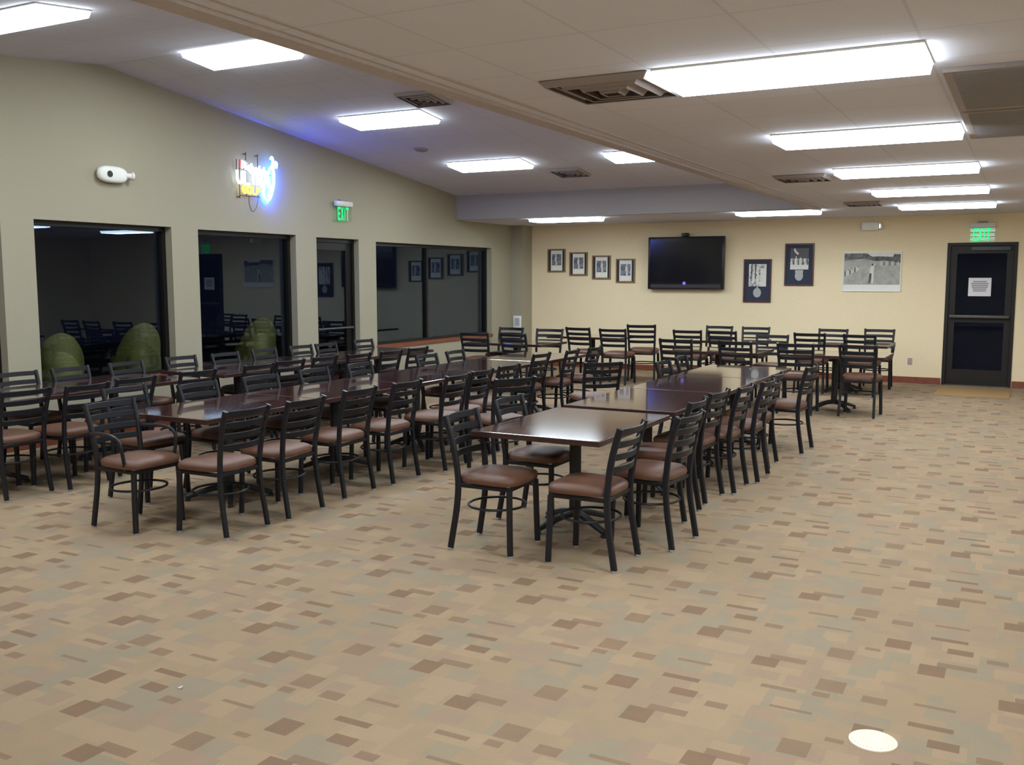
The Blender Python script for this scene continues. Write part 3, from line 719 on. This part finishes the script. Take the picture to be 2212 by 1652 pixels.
bm = B(); sweep(bm, [(.13, -.06, 0), (.20, -.07, .0)], circ(.034, 14), side=(0, 0, 1), scl=[.8, 1.0]); sweep(bm, [(.20, -.07, 0), (.225, -.075, 0)], circ(.046, 14), side=(0, 0, 1)); obj('lamp_head', bm, 'white_plastic', t)
t = thing('emergency_light', 'white box emergency light high on far wall beside exit door', 'emergency light', (-2.368, YF, 2.603))
bm = B(); bevbox(bm, -.165, .10, -.085, -.006, -.07, .07, .02, 3); obj('housing', bm, 'white_plastic', t)
bm = B(); rect(bm, -.15, .085, -.055, .055, .001, .008, F); obj('mounting_plate', bm, 'white_plastic', t)
bm = B(); sweep(bm, [(.10, -.05, .0), (.165, -.055, .0)], circ(.055, 16), side=(0, 0, 1), scl=[.7, 1]); obj('lamp_head', bm, 'white_plastic', t)
bm = B(); prism(bm, ell(.128, .0, .010, .045), .105, .112, F); obj('lamp_lens', bm, 'lamp_lens', t)

# outlet, wall plate, notice, mat, floor cover, scrap
t = thing('wall_outlet', 'small pinkish wall outlet low on far wall left of the door', 'outlet', (-1.692, YF, .303))
bm = B(); bevbox(bm, -.036, .036, -.007, 0, 0, .115, .003); obj('cover_plate', bm, 'lilac', t)
bm = B()
for v in (.035, .08): prism(bm, ell(0, v, .016, .016, 14), .007, .009, F)
obj('socket', bm, 'lilac', t)
t = thing('wall_plate', 'white square wall plate with grey centre on the corner column', 'wall plate', (-8.875, 16.84, .765))
bm = B(); bevbox(bm, -.088, .088, -.022, 0, 0, .235, .006); obj('surround', bm, 'white_plastic', t)
bm = B(); rect(bm, -.052, .052, .04, .195, .022, .026, F); obj('centre_panel', bm, 'glide', t)
t = thing('door_notice', 'white paper notice taped to the far exit door glass', 'notice', (-.703, YF + .049, 1.453))
bm = B(); rect(bm, -.166, .166, 0, .294, .0, .0012, F); obj('sheet', bm, 'paper', t)
bm = B()
for j in range(6):
    wv = (.10, .125, .12, .115, .10, .095)[j]; rect(bm, -wv, wv, .225 - j * .03, .243 - j * .03, .0012, .0016, F)
obj('printed_lines', bm, 'ink', t)
bm = B(); bevbox(bm, -1.19, -.17, 15.62, 16.92, 0.0, .009, .003); o = obj('door_mat', bm, 'mat_tan'); tag(o, 'tan doormat on the carpet in front of the far exit door', 'mat')
t = thing('floor_outlet_cover', 'round cream ribbed floor cover in the foreground carpet', 'floor cover', (-.437, 3.742, 0))
bm = B(); lathe(bm, [(.088, 0), (.088, .005), (.082, .008), (.02, .008)], 40); obj('cover', bm, 'drain', t)
bm = B()
for j in range(-6, 7):
    x = j * .0118; l = math.sqrt(max(0, .076 ** 2 - x * x)); box(bm, x - .003, x + .003, -l, l, .008, .0095)
obj('ribs', bm, 'drain_groove', t)
bm = B(); poly(bm, [(-.012, -.006, .002), (.010, -.010, .004), (.014, .006, .010), (-.004, .012, .006)]); bmesh.ops.solidify(bm, geom=bm.faces[:], thickness=.0015)
o = obj('paper_scrap', bm, 'paper', loc=(-3.14, 2.84, 0)); tag(o, 'tiny white paper scrap on the carpet at lower left', 'scrap')

# ------------------------------------------------------------------ neon sign (on the left wall; u = y along the wall, v = z)
t = thing('neon_sign', 'lit neon sign with blue ribbon and yellow lower word, left wall', 'neon sign', (XL, 9.65, 2.74), R90)
YC, ZC0 = 9.65, 2.74
def W(u, v, d=.075): return (u - YC, -d, v - ZC0)
def tube(bm, pts, r, d=.075, k=5, mi=0): sweep(bm, smooth_path([W(u, v, d) for u, v in pts], k) if k > 1 else [Vector(W(u, v, d)) for u, v in pts], circ(r, 8), side=(0, 1, 0), mi=mi)
STROKES = {
 'U': [[(0, 1), (0, .35), (.2, .03), (.55, .03), (.8, .35), (.8, 1)]], 'L': [[(.1, 1), (.1, 0), (.8, 0)]], 'T': [[(0, 1), (.9, 1)], [(.45, 1), (.45, 0)]],
 'R': [[(.1, 0), (.1, 1), (.6, 1), (.8, .8), (.6, .52), (.1, .5)], [(.4, .5), (.85, 0)]], 'A': [[(0, 0), (.45, 1), (.9, 0)], [(.2, .4), (.7, .4)]],
 'G': [[(.85, .8), (.6, 1), (.25, 1), (.02, .6), (.1, .2), (.4, 0), (.85, .15), (.85, .48), (.5, .48)]], 'O': [[(.45, 1), (.1, .8), (.02, .45), (.2, .06), (.5, 0), (.8, .2), (.88, .6), (.7, .93), (.45, 1)]], 'F': [[(.1, 0), (.1, 1), (.8, 1)], [(.1, .52), (.65, .52)]],
 'M': [[(0, 0), (.15, 1), (.45, .3), (.75, 1), (.95, 0)]], 'i': [[(.2, .6), (.25, 0)], [(.22, .82), (.24, .88)]], 'c': [[(.7, .5), (.4, .62), (.1, .3), (.35, 0), (.7, .12)]], 'h': [[(.1, 1), (.1, 0)], [(.1, .4), (.4, .6), (.6, .45), (.62, 0)]],
 'e': [[(.1, .3), (.65, .38), (.4, .62), (.1, .3), (.35, 0), (.7, .12)]], 'l': [[(.25, 1), (.25, 0)]], 'o': [[(.4, .6), (.1, .3), (.4, 0), (.7, .3), (.4, .6)]], 'b': [[(.1, 1), (.1, 0), (.45, 0), (.7, .3), (.45, .58), (.1, .42)]]}
SMOOTH = set('UGOceohb')
def word(txt, u0, u1, v0, v1, r, dv=0.0, d=.075):
    bm = B(); widths = {'i': .5, 'l': .5}; tot = sum(widths.get(c, 1.0) for c in txt); k = (u1 - u0) / tot; u = u0
    for c in txt:
        for st in STROKES[c]:
            tube(bm, [(u + a * k, v0 + b * (v1 - v0) + dv * (u + a * k - u0)) for a, b in st], r, d, 5 if c in SMOOTH else 1)
        u += widths.get(c, 1.0) * k
    return bm
obj('script_tube', word('Michelob', 9.40, 9.86, 3.135, 3.235, .013, -.12), 'neon_white', t)
obj('capital_tube', word('ULTRA', 9.312, 9.90, 2.955, 3.11, .0185, -.03), 'neon_white', t)
obj('lower_word_tube', word('GOLF', 9.40, 9.745, 2.835, 2.925, .0145, -.02), 'neon_yellow', t)
bm = B()
tube(bm, [(10.035, 3.20), (10.042, 3.265), (9.998, 3.272), (9.975, 3.20), (9.984, 3.12), (9.981, 3.02), (9.962, 2.93), (9.92, 2.83), (9.865, 2.765), (9.81, 2.79), (9.782, 2.86), (9.797, 2.935)], .018, .075)
obj('ribbon_tube', bm, 'neon_cyan', t)
bm = B(); tube(bm, [(9.925, 3.305), (9.95, 3.335), (9.97, 3.30), (9.958, 3.235), (9.905, 3.17), (9.872, 3.095), (9.882, 3.01), (9.91, 2.955), (9.897, 2.88), (9.872, 2.815)], .016, .078); obj('inner_ribbon_tube', bm, 'neon_cyan', t)
bm = B(); tube(bm, [(10.02, 3.20), (10.012, 3.1), (10.01, 3.0), (9.99, 2.92), (9.945, 2.83), (9.88, 2.75)], .007, .045); obj('backing_tube', bm, 'neon_blue', t)
bm = B(); tube(bm, [(9.362, 3.246), (9.360, 3.14)], .011, .075, 1); obj('accent_tube', bm, 'neon_red', t)
bm = B()
for pts in ([(9.503, 3.355), (9.497, 2.80)], [(9.719, 3.352), (9.712, 2.80)], [(9.38, 3.2), (9.376, 2.76)], [(9.335, 3.25), (9.333, 3.12)], [(9.38, 3.14), (9.95, 3.10)], [(9.38, 2.80), (9.75, 2.80)]): tube(bm, pts, .005, .045, 1)
for u, v in ((9.503, 3.33), (9.719, 3.33), (9.376, 2.78), (9.95, 3.10)): sweep(bm, [W(u, v, 0), W(u, v, .05)], circ(.006, 8), side=(1, 0, 0))
obj('support_frame', bm, 'black', t)
bm = B(); tube(bm, [(9.541, 2.809), (9.534, 2.739), (9.55, 2.66), (9.586, 2.608), (9.633, 2.622), (9.683, 2.695), (9.703, 2.805)], .004, .05); obj('cord', bm, 'black', t)

# ------------------------------------------------------------------ patio chairs outside
def make_tub():
    t = thing('patio_chair', '', 'patio chair')
    bm = B(); n = 22; A0, A1 = D2R(-35), D2R(215); out = []
    for i in range(n + 1):
        a = A0 + (A1 - A0) * i / n; k = .5 + .5 * math.cos((a - R90) * 1.0) if abs(a - R90) < PI else 0
        top = .58 + .33 * max(0, math.cos((a - R90) * 1.15)) ** .7
        o1, i1 = .215, .185
        c, s = math.cos(a), -math.sin(a)
        out.append([bm.verts.new((c * o1 * (1 + .05), s * o1, .36)), bm.verts.new((c * (o1 + .02), s * (o1 + .05), top - .03)), bm.verts.new((c * (o1 + .0), s * (o1 + .03), top)), bm.verts.new((c * i1, s * (i1 + .03), top - .03)), bm.verts.new((c * i1, s * i1, .36))])
    for a, b in zip(out, out[1:]):
        for j in range(4): bm.faces.new((a[j], a[j + 1], b[j + 1], b[j]))
        bm.faces.new((a[4], a[0], b[0], b[4]))
    bm.faces.new(out[0]); bm.faces.new(out[-1][::-1]); obj('tub_shell', bm, 'wicker', t, 50)
    bm = B(); lathe(bm, [(.195, .35), (.215, .37), (.215, .40), (.185, .425), (.07, .43)], 24); obj('seat', bm, 'wicker', t)
    for sx in (-1, 1):
        for sy in (-1, 1):
            bm = B(); sweep(bm, [(sx * .16, sy * .16, 0), (sx * .14, sy * .14, .36)], circ(.017, 8)); obj('leg', bm, 'wicker', t)
    return t
pc = make_tub(); GP = 'olive patio chairs outside'
pc.location = (-9.80, 7.29, -.03); pc.rotation_euler = (0, 0, D2R(55)); pc.scale = (1.05,) * 3; pc['label'] = 'low olive tub chair outside left part of the window under emergency light'; pc['group'] = GP
dup(pc, (-10.42, 7.73, -.03), D2R(62), 'tall olive tub chair outside left part of the window under emergency light', GP, 1.24)
dup(pc, (-9.80, 8.52, -.03), D2R(40), 'low olive tub chair outside right part of the window under emergency light', GP, 1.06)
dup(pc, (-10.42, 8.89, -.03), D2R(72), 'tall olive tub chair outside right part of the window under emergency light', GP, 1.32)
dup(pc, (-9.80, 10.58, -.03), D2R(48), 'low olive tub chair outside window under the neon sign', GP, 1.1)
dup(pc, (-10.42, 11.15, -.03), D2R(66), 'tall olive tub chair outside window under the neon sign', GP, 1.3)

# ------------------------------------------------------------------ world, camera, view
w = bpy.data.worlds.new('night'); S.world = w; w.use_nodes = True
bg = w.node_tree.nodes['Background']; bg.inputs['Color'].default_value = (.22, .30, .8, 1); bg.inputs['Strength'].default_value = .009
cam = bpy.data.cameras.new('camera'); cam.sensor_fit = 'HORIZONTAL'; cam.sensor_width = 36.0; cam.lens = 36.0 * 2080 / 2212; cam.clip_start = .05; cam.clip_end = 200
co = bpy.data.objects.new('camera', cam); COL.objects.link(co)
co.location = (0, 0, 1.763); co.rotation_euler = (D2R(90 - 6.26), 0, D2R(28.123)); S.camera = co
S.view_settings.view_transform = 'Standard'; S.view_settings.look = 'None'; S.view_settings.exposure = 0.06; S.view_settings.gamma = 1.0
S.view_settings.use_curve_mapping = False
cy = S.cycles
cy.max_bounces = 7; cy.diffuse_bounces = 4; cy.glossy_bounces = 3; cy.transmission_bounces = 2; cy.transparent_max_bounces = 10
cy.caustics_reflective = False; cy.caustics_refractive = False; cy.use_denoising = True; cy.sample_clamp_indirect = 6.0
